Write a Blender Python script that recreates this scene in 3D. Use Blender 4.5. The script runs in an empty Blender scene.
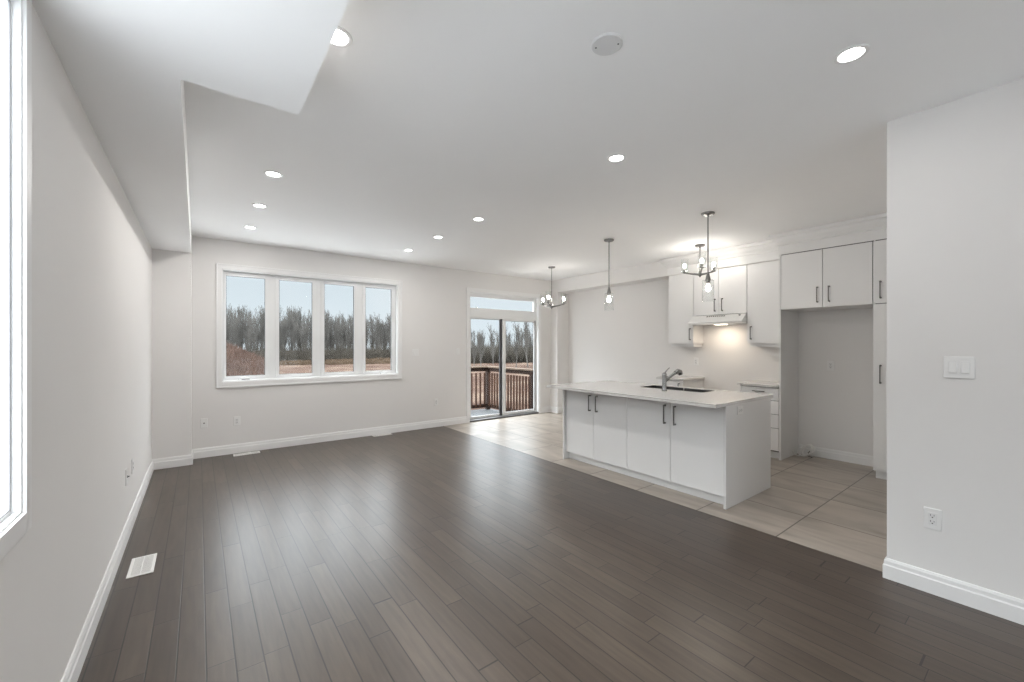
import bpy, bmesh, math, random
from mathutils import Vector, Matrix
PI = math.pi
sc = bpy.context.scene
COL = sc.collection
random.seed(7)

# ------------------------------------------------------------------ camera
F = 413.4
cam_d = bpy.data.cameras.new('camera'); cam = bpy.data.objects.new('camera', cam_d); COL.objects.link(cam)
cam_d.sensor_fit = 'HORIZONTAL'; cam_d.sensor_width = 36.0; cam_d.lens = 36.0*F/1024.0
cam_d.clip_start = 0.02; cam_d.clip_end = 500
TH = math.atan(313/413.4)
cam.location = (0, 0, 1.40); cam.rotation_euler = (PI/2, 0, -TH)
cam_d.shift_y = 4.0/1024.0
sc.camera = cam

# ------------------------------------------------------------------ world: overcast sky, brighter towards the west and south
W = bpy.data.worlds.new('overcast_sky'); sc.world = W; W.use_nodes = True
nt = W.node_tree; nt.nodes.clear()
def wn(t): return nt.nodes.new(t)
out = wn('ShaderNodeOutputWorld'); bg = wn('ShaderNodeBackground'); tc = wn('ShaderNodeTexCoord')
dot = wn('ShaderNodeVectorMath'); dot.operation = 'DOT_PRODUCT'; dot.inputs[1].default_value = Vector((-0.86, -0.30, 0.42)).normalized()
nt.links.new(tc.outputs['Generated'], dot.inputs[0])
mr = wn('ShaderNodeMapRange'); mr.interpolation_type = 'SMOOTHSTEP'
mr.inputs['From Min'].default_value = 0.05; mr.inputs['From Max'].default_value = 1.0
mr.inputs['To Min'].default_value = 1.0; mr.inputs['To Max'].default_value = 1.25
nt.links.new(dot.outputs['Value'], mr.inputs['Value'])
sep = wn('ShaderNodeSeparateXYZ'); nt.links.new(tc.outputs['Generated'], sep.inputs[0])
cr = wn('ShaderNodeValToRGB'); nt.links.new(sep.outputs['Z'], cr.inputs[0])
cr.color_ramp.elements[0].position = 0.0; cr.color_ramp.elements[0].color = (.80, .88, .94, 1)
cr.color_ramp.elements[1].position = 0.25; cr.color_ramp.elements[1].color = (.66, .74, .80, 1)
x = cr.color_ramp.elements.new(.5); x.color = (.82, .835, .865, 1)
cn = wn('ShaderNodeTexNoise'); cn.inputs['Scale'].default_value = 2.2; cn.inputs['Detail'].default_value = 4
nt.links.new(tc.outputs['Generated'], cn.inputs['Vector'])
cm = wn('ShaderNodeMix'); cm.data_type = 'RGBA'; cm.inputs['B'].default_value = (.86, .90, .93, 1)
cmr = wn('ShaderNodeMapRange'); cmr.inputs['From Min'].default_value = .42; cmr.inputs['From Max'].default_value = .68
nt.links.new(cn.outputs['Fac'], cmr.inputs['Value']); nt.links.new(cmr.outputs['Result'], cm.inputs['Factor'])
nt.links.new(cr.outputs['Color'], cm.inputs['A'])
nt.links.new(cm.outputs['Result'], bg.inputs['Color']); 
# an overcast sky is far brighter overhead than at the horizon
el = wn('ShaderNodeMapRange'); el.interpolation_type = 'SMOOTHSTEP'
el.inputs['From Min'].default_value = 0.12; el.inputs['From Max'].default_value = 0.50
el.inputs['To Min'].default_value = 1.0; el.inputs['To Max'].default_value = 10.5
nt.links.new(sep.outputs['Z'], el.inputs['Value'])
sm = wn('ShaderNodeMath'); sm.operation = 'MULTIPLY'; nt.links.new(mr.outputs['Result'], sm.inputs[0]); nt.links.new(el.outputs['Result'], sm.inputs[1])
s2 = wn('ShaderNodeMath'); s2.operation = 'MULTIPLY'; s2.inputs[1].default_value = .61; nt.links.new(sm.outputs[0], s2.inputs[0])
nt.links.new(s2.outputs[0], bg.inputs['Strength'])
nt.links.new(bg.outputs[0], out.inputs[0])

# ------------------------------------------------------------------ exposure, view
sc.view_settings.view_transform = 'Standard'; sc.view_settings.look = 'None'
sc.view_settings.gamma = 1.0; sc.view_settings.use_curve_mapping = False
sc.view_settings.exposure = 0.72
POT_W = 4.2          # watts of each recessed lamp
BULB_E = 110.0        # radiance of the bare bulbs
sc.cycles.max_bounces = 10; sc.cycles.diffuse_bounces = 6; sc.cycles.glossy_bounces = 4
sc.cycles.transparent_max_bounces = 16; sc.cycles.transmission_bounces = 6
sc.cycles.sample_clamp_indirect = 6.0; sc.cycles.use_denoising = True; sc.cycles.denoising_prefilter = 'NONE'
sc.cycles.caustics_reflective = True; sc.cycles.caustics_refractive = False

# ------------------------------------------------------------------ materials
def pbsdf(name, col, rough=.5, metal=0, spec=.5, coat=0, emit=None, es=0):
    m = bpy.data.materials.new(name); m.use_nodes = True
    b = m.node_tree.nodes['Principled BSDF']
    b.inputs['Base Color'].default_value = (*col, 1); b.inputs['Roughness'].default_value = rough
    b.inputs['Metallic'].default_value = metal; b.inputs['Specular IOR Level'].default_value = spec
    b.inputs['Coat Weight'].default_value = coat
    if emit: b.inputs['Emission Color'].default_value = (*emit, 1); b.inputs['Emission Strength'].default_value = es
    return m
def noisy(m, scale=4, amt=.06, stretch=(1, 1, 1), bump=0, bscale=200):
    """slight procedural mottling of the base colour, optional fine bump"""
    t = m.node_tree; b = t.nodes['Principled BSDF']; c = list(b.inputs['Base Color'].default_value)
    g = t.nodes.new('ShaderNodeNewGeometry'); mp = t.nodes.new('ShaderNodeMapping'); mp.inputs['Scale'].default_value = stretch
    n = t.nodes.new('ShaderNodeTexNoise'); n.inputs['Scale'].default_value = scale; n.inputs['Detail'].default_value = 5
    t.links.new(g.outputs['Position'], mp.inputs[0]); t.links.new(mp.outputs[0], n.inputs['Vector'])
    r = t.nodes.new('ShaderNodeValToRGB'); t.links.new(n.outputs['Fac'], r.inputs[0])
    r.color_ramp.elements[0].position = .3; r.color_ramp.elements[1].position = .7
    r.color_ramp.elements[0].color = (*[x*(1-amt) for x in c[:3]], 1); r.color_ramp.elements[1].color = (*[min(1, x*(1+amt)) for x in c[:3]], 1)
    t.links.new(r.outputs[0], b.inputs['Base Color'])
    if bump:
        n2 = t.nodes.new('ShaderNodeTexNoise'); n2.inputs['Scale'].default_value = bscale
        t.links.new(g.outputs['Position'], n2.inputs['Vector'])
        bp = t.nodes.new('ShaderNodeBump'); bp.inputs['Strength'].default_value = bump; bp.inputs['Distance'].default_value = .001
        t.links.new(n2.outputs['Fac'], bp.inputs['Height']); t.links.new(bp.outputs[0], b.inputs['Normal'])
    return m
M = {}
M['wall'] = noisy(pbsdf('wall_paint', (.76, .745, .732), .75, spec=.3), 1.2, .01, bump=.08)
M['ceil'] = noisy(pbsdf('ceiling_paint', (.92, .92, .92), .9, spec=.2), 1.2, .01)
M['trim'] = noisy(pbsdf('trim_paint', (.80, .795, .79), .4), 2, .01)
M['frame'] = noisy(pbsdf('white_vinyl', (.78, .785, .785), .35), 2, .01)
M['cab'] = noisy(pbsdf('cabinet_lacquer', (.78, .775, .77), .32, spec=.5), 2, .01)
M['panel'] = noisy(pbsdf('cabinet_panel', (.72, .715, .71), .4), 2, .01)
M['quartz'] = noisy(pbsdf('quartz_top', (.66, .645, .63), .16, spec=.6), 60, .05)
M['gap'] = pbsdf('shadow_gap', (.12, .12, .12), .8)  # dark colour standing in for shade in door gaps and the register duct
M['black'] = pbsdf('black_rubber', (.03, .03, .03), .6)
M['dark'] = pbsdf('dark_aluminium', (.05, .05, .055), .45)
M['thresh'] = noisy(pbsdf('threshold_metal', (.14, .14, .14), .45, .5), 20, .1)
M['bronze'] = noisy(pbsdf('handle_dark_nickel', (.16, .155, .15), .38, .9), 30, .05)
M['nickel'] = noisy(pbsdf('brushed_nickel', (.24, .235, .23), .38, 1), 30, .05)
M['chrome'] = noisy(pbsdf('brushed_steel', (.36, .36, .36), .25, 1), 30, .04)
M['sink'] = noisy(pbsdf('sink_steel', (.13, .13, .13), .32, 1), 12, .06)
M['plate'] = noisy(pbsdf('plastic_plate', (.79, .785, .775), .35), 5, .01)
M['plate_in'] = noisy(pbsdf('plastic_insert', (.74, .735, .73), .3), 5, .01)
M['ivory'] = noisy(pbsdf('ceiling_plate', (.70, .70, .70), .6), 5, .01)
M['gasket'] = pbsdf('grey_gasket', (.30, .30, .31), .6)
M['bulb_small'] = pbsdf('candle_bulb_glow', (.9, .9, .9), .5, emit=(1, .93, .84), es=BULB_E*.75)
M['hood'] = noisy(pbsdf('hood_enamel', (.80, .80, .79), .3), 5, .01)
M['vent'] = noisy(pbsdf('register_enamel', (.80, .79, .77), .4), 5, .01)
M['pex'] = noisy(pbsdf('white_tubing', (.82, .81, .79), .4), 5, .01)
M['lens'] = pbsdf('lamp_lens', (.9, .9, .9), .5, emit=(1, .98, .95), es=9)
M['bulb'] = pbsdf('bulb_glow', (.9, .9, .9), .5, emit=(1, .92, .82), es=BULB_E)
M['hoodlens'] = pbsdf('hood_lamp_glow', (.9, .9, .9), .5, emit=(1, .86, .68), es=5)
def glass(name, tint=(1, 1, 1), k=1.0, rough=0.0, ior=1.5):
    m = bpy.data.materials.new(name); m.use_nodes = True; t = m.node_tree; t.nodes.clear()
    o = t.nodes.new('ShaderNodeOutputMaterial'); mx = t.nodes.new('ShaderNodeMixShader')
    tr = t.nodes.new('ShaderNodeBsdfTransparent'); tr.inputs[0].default_value = (*tint, 1)
    gl = t.nodes.new('ShaderNodeBsdfGlossy'); gl.inputs['Roughness'].default_value = rough
    fr = t.nodes.new('ShaderNodeLayerWeight'); pw = t.nodes.new('ShaderNodeMath'); pw.operation = 'POWER'; pw.inputs[1].default_value = 4.0
    t.links.new(fr.outputs['Facing'], pw.inputs[0])
    mu = t.nodes.new('ShaderNodeMath'); mu.operation = 'MULTIPLY_ADD'; mu.inputs[1].default_value = .6*k; mu.inputs[2].default_value = .035*k; mu.use_clamp = True
    t.links.new(pw.outputs[0], mu.inputs[0]); t.links.new(mu.outputs[0], mx.inputs[0])
    t.links.new(tr.outputs[0], mx.inputs[1]); t.links.new(gl.outputs[0], mx.inputs[2]); t.links.new(mx.outputs[0], o.inputs[0])
    return m
M['glass'] = glass('window_glass', (.97, .985, .985), .2)
M['shade'] = glass('clear_shade_glass', (.985, .99, .99), 1.3, .02)

def math_node(t, op, a, b=None, c=None):
    n = t.nodes.new('ShaderNodeMath'); n.operation = op
    for i, v in enumerate((a, b, c)):
        if v is None: continue
        if isinstance(v, (int, float)): n.inputs[i].default_value = v
        else: t.links.new(v, n.inputs[i])
    return n.outputs[0]
def wood_floor():
    m = pbsdf('dark_oak_boards', (.07, .055, .045), .3); t = m.node_tree; b = t.nodes['Principled BSDF']
    L = t.links.new; mn = lambda *a: math_node(t, *a)
    g = t.nodes.new('ShaderNodeNewGeometry'); s = t.nodes.new('ShaderNodeSeparateXYZ'); L(g.outputs['Position'], s.inputs[0])
    Wd, Ln = .1035, .78
    u = mn('DIVIDE', mn('SUBTRACT', s.outputs['X'], .336-20*Wd), Wd); row = mn('FLOOR', u); fu = mn('SUBTRACT', u, row)
    w1 = t.nodes.new('ShaderNodeTexWhiteNoise'); w1.noise_dimensions = '1D'; L(row, w1.inputs['W'])
    r = w1.outputs['Value']
    sn = mn('SINE', mn('ADD', mn('MULTIPLY', s.outputs['Y'], 2.3), mn('MULTIPLY', r, 40)))
    v = mn('ADD', mn('ADD', mn('DIVIDE', s.outputs['Y'], Ln), mn('MULTIPLY', r, 17)), mn('MULTIPLY', sn, .28))
    cell = mn('FLOOR', v); fv = mn('SUBTRACT', v, cell)
    cb = t.nodes.new('ShaderNodeCombineXYZ'); L(row, cb.inputs[0]); L(cell, cb.inputs[1])
    w2 = t.nodes.new('ShaderNodeTexWhiteNoise'); w2.noise_dimensions = '2D'; L(cb.outputs[0], w2.inputs['Vector'])
    dx = mn('MULTIPLY', mn('MINIMUM', fu, mn('SUBTRACT', 1.0, fu)), Wd)
    dy = mn('MULTIPLY', mn('MINIMUM', fv, mn('SUBTRACT', 1.0, fv)), Ln)
    d = mn('MINIMUM', dx, dy)
    mrn = t.nodes.new('ShaderNodeMapRange'); mrn.interpolation_type = 'SMOOTHSTEP'
    mrn.inputs['From Min'].default_value = .0016; mrn.inputs['From Max'].default_value = .0038; L(d, mrn.inputs['Value'])
    gap = mrn.outputs['Result']
    # grain
    cb2 = t.nodes.new('ShaderNodeCombineXYZ'); L(mn('ADD', mn('MULTIPLY', s.outputs['X'], 38), mn('MULTIPLY', w2.outputs['Value'], 90)), cb2.inputs[0])
    L(mn('ADD', mn('MULTIPLY', s.outputs['Y'], 3.2), mn('MULTIPLY', w2.outputs['Value'], 31)), cb2.inputs[1])
    n = t.nodes.new('ShaderNodeTexNoise'); n.inputs['Scale'].default_value = 1.0; n.inputs['Detail'].default_value = 6; n.inputs['Distortion'].default_value = .35; L(cb2.outputs[0], n.inputs['Vector'])
    rp = t.nodes.new('ShaderNodeValToRGB'); L(w2.outputs['Value'], rp.inputs[0]); e = rp.color_ramp.elements
    e[0].color = (.057, .041, .0305, 1); e[1].color = (.082, .0615, .0465, 1)
    x = rp.color_ramp.elements.new(.45); x.color = (.066, .0485, .0365, 1)
    x = rp.color_ramp.elements.new(.75); x.color = (.073, .0535, .040, 1)
    gr = t.nodes.new('ShaderNodeMapRange'); gr.inputs['From Min'].default_value = .3; gr.inputs['From Max'].default_value = .72
    gr.inputs['To Min'].default_value = .80; gr.inputs['To Max'].default_value = 1.2; L(n.outputs['Fac'], gr.inputs['Value'])
    vm = t.nodes.new('ShaderNodeVectorMath'); vm.operation = 'SCALE'; L(rp.outputs[0], vm.inputs[0]); L(gr.outputs['Result'], vm.inputs['Scale'])
    mx = t.nodes.new('ShaderNodeMix'); mx.data_type = 'RGBA'; mx.inputs['A'].default_value = (.012, .009, .007, 1)
    L(gap, mx.inputs['Factor']); L(vm.outputs[0], mx.inputs['B']); L(mx.outputs['Result'], b.inputs['Base Color'])
    b.inputs['Roughness'].default_value = .33
    b.inputs['Specular IOR Level'].default_value = .5; b.inputs['IOR'].default_value = 1.55
    bp = t.nodes.new('ShaderNodeBump'); bp.inputs['Strength'].default_value = .2; bp.inputs['Distance'].default_value = .0015
    L(gap, bp.inputs['Height']); L(bp.outputs[0], b.inputs['Normal'])
    return m
def tile_floor():
    m = pbsdf('stone_look_tiles', (.5, .45, .4), .3); t = m.node_tree; b = t.nodes['Principled BSDF']
    L = t.links.new; mn = lambda *a: math_node(t, *a)
    g = t.nodes.new('ShaderNodeNewGeometry'); s = t.nodes.new('ShaderNodeSeparateXYZ'); L(g.outputs['Position'], s.inputs[0])
    T = .605
    u = mn('DIVIDE', mn('SUBTRACT', s.outputs['X'], 3.952-4*T), T); v = mn('DIVIDE', mn('SUBTRACT', s.outputs['Y'], 1.243-10*T), T)
    cu = mn('FLOOR', u); fu = mn('SUBTRACT', u, cu); cv = mn('FLOOR', v); fv = mn('SUBTRACT', v, cv)
    cb = t.nodes.new('ShaderNodeCombineXYZ'); L(cu, cb.inputs[0]); L(cv, cb.inputs[1])
    w = t.nodes.new('ShaderNodeTexWhiteNoise'); w.noise_dimensions = '2D'; L(cb.outputs[0], w.inputs['Vector'])
    d = mn('MULTIPLY', mn('MINIMUM', mn('MINIMUM', fu, mn('SUBTRACT', 1.0, fu)), mn('MINIMUM', fv, mn('SUBTRACT', 1.0, fv))), T)
    mrn = t.nodes.new('ShaderNodeMapRange'); mrn.interpolation_type = 'SMOOTHSTEP'
    mrn.inputs['From Min'].default_value = .0030; mrn.inputs['From Max'].default_value = .0062; L(d, mrn.inputs['Value'])
    cb2 = t.nodes.new('ShaderNodeCombineXYZ')
    L(mn('ADD', mn('MULTIPLY', s.outputs['X'], 5.0), mn('MULTIPLY', w.outputs['Value'], 50)), cb2.inputs[0])
    L(mn('ADD', mn('MULTIPLY', s.outputs['Y'], 1.3), mn('MULTIPLY', w.outputs['Value'], 23)), cb2.inputs[1])
    n = t.nodes.new('ShaderNodeTexNoise'); n.inputs['Scale'].default_value = 1.0; n.inputs['Detail'].default_value = 7; n.inputs['Distortion'].default_value = .8; L(cb2.outputs[0], n.inputs['Vector'])
    rp = t.nodes.new('ShaderNodeValToRGB'); L(n.outputs['Fac'], rp.inputs[0]); e = rp.color_ramp.elements
    e[0].position = .30; e[0].color = (.26, .22, .18, 1); e[1].position = .70; e[1].color = (.46, .405, .35, 1)
    x = e.new(.5); x.color = (.36, .315, .27, 1)
    mx = t.nodes.new('ShaderNodeMix'); mx.data_type = 'RGBA'; mx.inputs['A'].default_value = (.10, .082, .07, 1)
    L(mrn.outputs['Result'], mx.inputs['Factor']); L(rp.outputs[0], mx.inputs['B']); L(mx.outputs['Result'], b.inputs['Base Color'])
    L(mn('ADD', mn('MULTIPLY', n.outputs['Fac'], .12), .26), b.inputs['Roughness'])
    bp = t.nodes.new('ShaderNodeBump'); bp.inputs['Strength'].default_value = .1; bp.inputs['Distance'].default_value = .001
    L(mrn.outputs['Result'], bp.inputs['Height']); L(bp.outputs[0], b.inputs['Normal'])
    return m
M['wood'] = wood_floor(); M['tile'] = tile_floor()
def stain_wood(name, a, c):
    m = pbsdf(name, a, .75, spec=.2); t = m.node_tree; b = t.nodes['Principled BSDF']
    g = t.nodes.new('ShaderNodeTexCoord'); mp = t.nodes.new('ShaderNodeMapping'); mp.inputs['Scale'].default_value = (14, 14, 2.5)
    n = t.nodes.new('ShaderNodeTexNoise'); n.inputs['Scale'].default_value = 2; n.inputs['Detail'].default_value = 5
    o = t.nodes.new('ShaderNodeObjectInfo'); ad = t.nodes.new('ShaderNodeVectorMath'); ad.operation = 'ADD'
    t.links.new(g.outputs['Object'], mp.inputs[0]); t.links.new(mp.outputs[0], ad.inputs[0]); t.links.new(o.outputs['Random'], ad.inputs[1])
    t.links.new(ad.outputs[0], n.inputs['Vector']); r = t.nodes.new('ShaderNodeValToRGB'); t.links.new(n.outputs['Fac'], r.inputs[0])
    r.color_ramp.elements[0].position = .3; r.color_ramp.elements[1].position = .7
    r.color_ramp.elements[0].color = (*a, 1); r.color_ramp.elements[1].color = (*c, 1); t.links.new(r.outputs[0], b.inputs['Base Color'])
    return m
M['deck'] = stain_wood('deck_stain', (0.00868, 0.00403, 0.002232), (0.02852, 0.0124, 0.00682))
M['deckcap'] = stain_wood('pale_cap_stain', (0.072, 0.0504, 0.036), (0.108, 0.0765, 0.054))  # paler tan than the rest of the railing
M['deckboard'] = stain_wood('pale_deck_boards', (0.072, 0.0762, 0.0792), (0.093, 0.0972, 0.0996))
M['picket'] = stain_wood('picket_stain_sunlit', (.020, .0085, .0045), (.060, .027, .014))  # lighter copy of the deck stain, sunlit tone put into the colour
M['bark'] = noisy(pbsdf('bark', (.095, .09, .083), .9, spec=.1), .6, .25)
M['brush'] = noisy(pbsdf('dry_brush', (0.04875, 0.0435, 0.036), .95, spec=.1), .5, .35)
M['redbrush'] = noisy(pbsdf('red_brush', (.082, .054, .043), .95, spec=.1), 1.2, .3)
M['bounce_ground'] = noisy(pbsdf('pale_bounce_ground', (.80, .80, .80), .9), .8, .05)
M['bounce_ground_grey'] = noisy(pbsdf('grey_bounce_ground', (.46, .465, .475), .9), .8, .05)
def field():
    m = pbsdf('dry_field', (.1, .06, .04), .95, spec=.02); t = m.node_tree; b = t.nodes['Principled BSDF']
    g = t.nodes.new('ShaderNodeNewGeometry'); n = t.nodes.new('ShaderNodeTexNoise'); n.inputs['Scale'].default_value = .35; n.inputs['Detail'].default_value = 8
    n.inputs['Roughness'].default_value = .7
    t.links.new(g.outputs['Position'], n.inputs['Vector']); r = t.nodes.new('ShaderNodeValToRGB'); t.links.new(n.outputs['Fac'], r.inputs[0])
    e = r.color_ramp.elements; e[0].position = .36; e[0].color = (.032, .0195, .015, 1); e[1].position = .62; e[1].color = (.098, .074, .057, 1)
    x = e.new(.5); x.color = (.058, .038, .029, 1)
    t.links.new(r.outputs[0], b.inputs['Base Color']); return m
M['field'] = field()

# ------------------------------------------------------------------ builders
def wloc(o):
    v = Vector((0, 0, 0))
    while o: v += o.location; o = o.parent
    return v
class MB:
    def __init__(s): s.v = []; s.f = []
    def add(s, vs, fs):
        n = len(s.v); s.v += [tuple(v) for v in vs]; s.f += [tuple(i+n for i in f) for f in fs]; return s
    def box(s, x0, x1, y0, y1, z0, z1):
        vs = [(x, y, z) for x in (x0, x1) for y in (y0, y1) for z in (z0, z1)]
        return s.add(vs, [(0, 1, 3, 2), (4, 6, 7, 5), (0, 4, 5, 1), (2, 3, 7, 6), (0, 2, 6, 4), (1, 5, 7, 3)])
    def prism(s, pts, axis, a, b):
        """pts 2-D outline in the plane across axis; extruded from a to b"""
        def p(q, w): return {'x': (w, q[0], q[1]), 'y': (q[0], w, q[1]), 'z': (q[0], q[1], w)}[axis]
        n = len(pts); vs = [p(q, a) for q in pts]+[p(q, b) for q in pts]
        return s.add(vs, [tuple(range(n)), tuple(range(2*n-1, n-1, -1))]+[(i, (i+1) % n, n+(i+1) % n, n+i) for i in range(n)])
    def tube(s, pts, rad, n=10, caps=True):
        pts = [Vector(p) for p in pts]
        if isinstance(rad, (int, float)): rad = [rad]*len(pts)
        rings = []; up = None
        for i, p in enumerate(pts):
            d = (pts[min(i+1, len(pts)-1)]-pts[max(i-1, 0)]).normalized()
            if up is None: up = d.orthogonal().normalized()
            a = (up-d*up.dot(d)); a = a.normalized() if a.length > 1e-5 else d.orthogonal().normalized(); up = a; b = d.cross(a)
            rings.append([p+(a*math.cos(2*PI*k/n)+b*math.sin(2*PI*k/n))*rad[i] for k in range(n)])
        vs = [q for r in rings for q in r]; fs = []
        for i in range(len(pts)-1):
            for k in range(n): fs.append((i*n+k, i*n+(k+1) % n, (i+1)*n+(k+1) % n, (i+1)*n+k))
        if caps: fs += [tuple(range(n-1, -1, -1)), tuple((len(pts)-1)*n+k for k in range(n))]
        return s.add(vs, fs)
    def lathe(s, prof, c=(0, 0, 0), n=24, axis=(0, 0, 1)):
        """prof list of (r, h) along axis"""
        q = Vector((0, 0, 1)).rotation_difference(Vector(axis).normalized()); c = Vector(c); vs = []; fs = []
        for r, h in prof:
            for k in range(n): vs.append(c+q @ Vector((max(r, 1e-4)*math.cos(2*PI*k/n), max(r, 1e-4)*math.sin(2*PI*k/n), h)))
        for i in range(len(prof)-1):
            for k in range(n): fs.append((i*n+k, i*n+(k+1) % n, (i+1)*n+(k+1) % n, (i+1)*n+k))
        if prof[0][0] > 1e-3 and prof[0] != prof[-1]: fs.append(tuple(range(n-1, -1, -1)))
        if prof[-1][0] > 1e-3 and prof[0] != prof[-1]: fs.append(tuple((len(prof)-1)*n+k for k in range(n)))
        return s.add(vs, fs)
    def build(s, name, mat, parent=None, bevel=0, smooth=False, flip=True):
        off = wloc(parent) if parent else Vector((0, 0, 0))
        me = bpy.data.meshes.new(name); me.from_pydata([tuple(Vector(v)-off) for v in s.v], [], s.f); me.update()
        bm = bmesh.new(); bm.from_mesh(me)
        if flip and len(s.f) < 20000: bmesh.ops.recalc_face_normals(bm, faces=bm.faces)
        bm.to_mesh(me); bm.free()
        me.materials.append(mat); o = bpy.data.objects.new(name, me); COL.objects.link(o)
        if parent: o.parent = parent
        if smooth:
            for p in me.polygons: p.use_smooth = True
            me.set_sharp_from_angle(angle=math.radians(38))
        if bevel:
            b = o.modifiers.new('bevel', 'BEVEL'); b.width = bevel; b.segments = 2; b.limit_method = 'ANGLE'; b.angle_limit = math.radians(40)
        return o
def tag(o, label=None, cat=None, group=None, kind=None):
    if label: o['label'] = label
    if cat: o['category'] = cat
    if group: o['group'] = group
    if kind: o['kind'] = kind
    return o
def thing(name, label, cat, loc=(0, 0, 0), group=None, kind=None):
    o = bpy.data.objects.new(name, None); COL.objects.link(o); o.location = loc; o.empty_display_size = .05
    return tag(o, label, cat, group, kind)
def struct(name, mb, mat, label, cat, bevel=0):
    return tag(mb.build(name, mat, None, bevel), label, cat, None, 'structure')

# ------------------------------------------------------------------ the room
XL, YB, XK, H = -0.42, 6.42, 6.19, 2.74
YR = -4.2              # rear of the room, behind the camera
XR = 3.30              # face of the right wall, which ends at YE
YE = 0.622
TB = 3.37              # where boards meet tiles
struct('floor', MB().box(XL-.14, TB, YR, YB+.02, -.12, 0), M['wood'], 'dark brown hardwood board floor of the living area', 'floor')
struct('floor.001', MB().box(TB, XK+.14, YE-.3, YB+.02, -.12, 0).box(TB-.006, TB, YE, YB, -.05, .0015), M['tile'], 'beige stone look tile floor of the kitchen', 'floor')
struct('ceiling', MB().box(XL-.14, XK+.14, YR-.14, YB+.16, H, H+.12), M['ceil'], 'flat white ceiling over living room and kitchen', 'ceiling')
SZ = 2.48
struct('ceiling.001', MB().prism([(XL, YR), (.375, YR), (.375, 2.155), (-.06, 2.155), (-.073, 6.127), (XL, 6.127)], 'z', SZ, H-.001), M['ceil'], 'dropped white ceiling bulkhead along the left wall', 'bulkhead')
struct('ceiling.002', MB().box(5.87, XK, 1.10, YB, SZ+.005, H-.001), M['wall'], 'dropped white bulkhead along the far kitchen wall', 'bulkhead')
def wall_y(y0, y1, x0, x1, holes, z1=H):
    """wall slab thick in y with rectangular openings (x0,x1,z0,z1), left to right"""
    m = MB(); x = x0
    for hx0, hx1, hz0, hz1 in holes:
        m.box(x, hx0, y0, y1, -.1, z1)
        if hz0 > -.05: m.box(hx0, hx1, y0, y1, -.1, hz0)
        m.box(hx0, hx1, y0, y1, hz1, z1); x = hx1
    return m.box(x, x1, y0, y1, -.1, z1)
WX0, WX1, WZ0, WZ1 = .233, 2.557, .93, 2.37
DX0, DX1, DZ1 = 3.893, 5.545, 2.375
struct('wall_back', wall_y(YB, YB+.11, XL-.14, XK+.14, [(WX0, WX1, WZ0, WZ1), (DX0, DX1, -.1, DZ1)]), M['wall'], 'pale grey back wall holding the wide window and sliding door', 'wall')
LY0, LY1, LZ0, LZ1 = .4, 1.842, .905, 2.418
m = MB(); m.box(XL-.035, XL, YR-.14, LY0, -.1, H).box(XL-.035, XL, LY1, YB, -.1, H).box(XL-.035, XL, LY0, LY1, -.1, LZ0).box(XL-.035, XL, LY0, LY1, LZ1, H)
m.box(XL, -.073, 6.127, YB, -.1, H-.001)
struct('wall_left', m, M['wall'], 'pale grey left wall with a shallow projection at the far corner', 'wall')
struct('wall_right', MB().box(XR, XK+.14, YR-.14, YE, -.1, H), M['wall'], 'near right pale wall carrying switch and outlet', 'wall')
struct('wall_kitchen', MB().box(XK, XK+.14, YE, YB+.16, -.1, H).box(5.87, XK, 6.208, YB, 0, SZ+.006), M['wall'], 'pale kitchen side wall behind the cabinets', 'wall')
struct('wall_front', wall_y(YR-.14, YR, XL-.14, XR, [(.1, 3.0, .3, 2.45)]), M['wall'], 'pale wall behind the camera with a large added window', 'wall')

# baseboards: a stepped profile swept along each wall foot
PROF = [(0, 0), (.016, 0), (.016, .078), (.012, .086), (.011, .106), (.006, .12), (0, .12)]
def base_piece(m, p, q, nrm, e0=0, e1=0):
    p, q, nrm = Vector((*p, 0)), Vector((*q, 0)), Vector((*nrm, 0)); d = (q-p).normalized(); vs = []
    for base, e in ((p, -e0), (q, e1)):
        for t, z in PROF: vs.append(base+nrm*t+d*e*t/.016+Vector((0, 0, z)))
    n = len(PROF); m.add(vs, [tuple(range(n)), tuple(range(2*n-1, n-1, -1))]+[(i, (i+1) % n, n+(i+1) % n, n+i) for i in range(n)])
def baseb(name, segs, label):
    m = MB()
    for a in segs: base_piece(m, *a)
    return struct(name, m, M['trim'], label, 'baseboard')
baseb('baseboard_left', [((XL, YR), (XL, 6.127), (1, 0)), ((XL, 6.127), (-.073, 6.127), (0, -1), 0, .016), ((-.073, 6.127), (-.073, YB), (1, 0), .016, 0)], 'white stepped baseboard along the left wall and its corner projection')
baseb('baseboard_back', [((-.073, YB), (3.835, YB), (0, -1)), ((5.605, YB), (5.87, YB), (0, -1)), ((5.87, YB), (5.87, 6.208), (-1, 0), 0, .016), ((5.87, 6.208), (XK, 6.208), (0, -1), .016, 0)], 'white stepped baseboard under the wide window')
baseb('baseboard_right', [((XR, YR), (XR, YE), (-1, 0), 0, .016), ((XR, YE), (5.6, YE), (0, 1), .016, 0)], 'white stepped baseboard at the foot of the near right wall')
baseb('baseboard_kitchen', [((XK, 1.172), (XK, 2.018), (-1, 0)), ((XK, 3.71), (XK, 6.2), (-1, 0))], 'white baseboard inside the empty fridge alcove')

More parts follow.
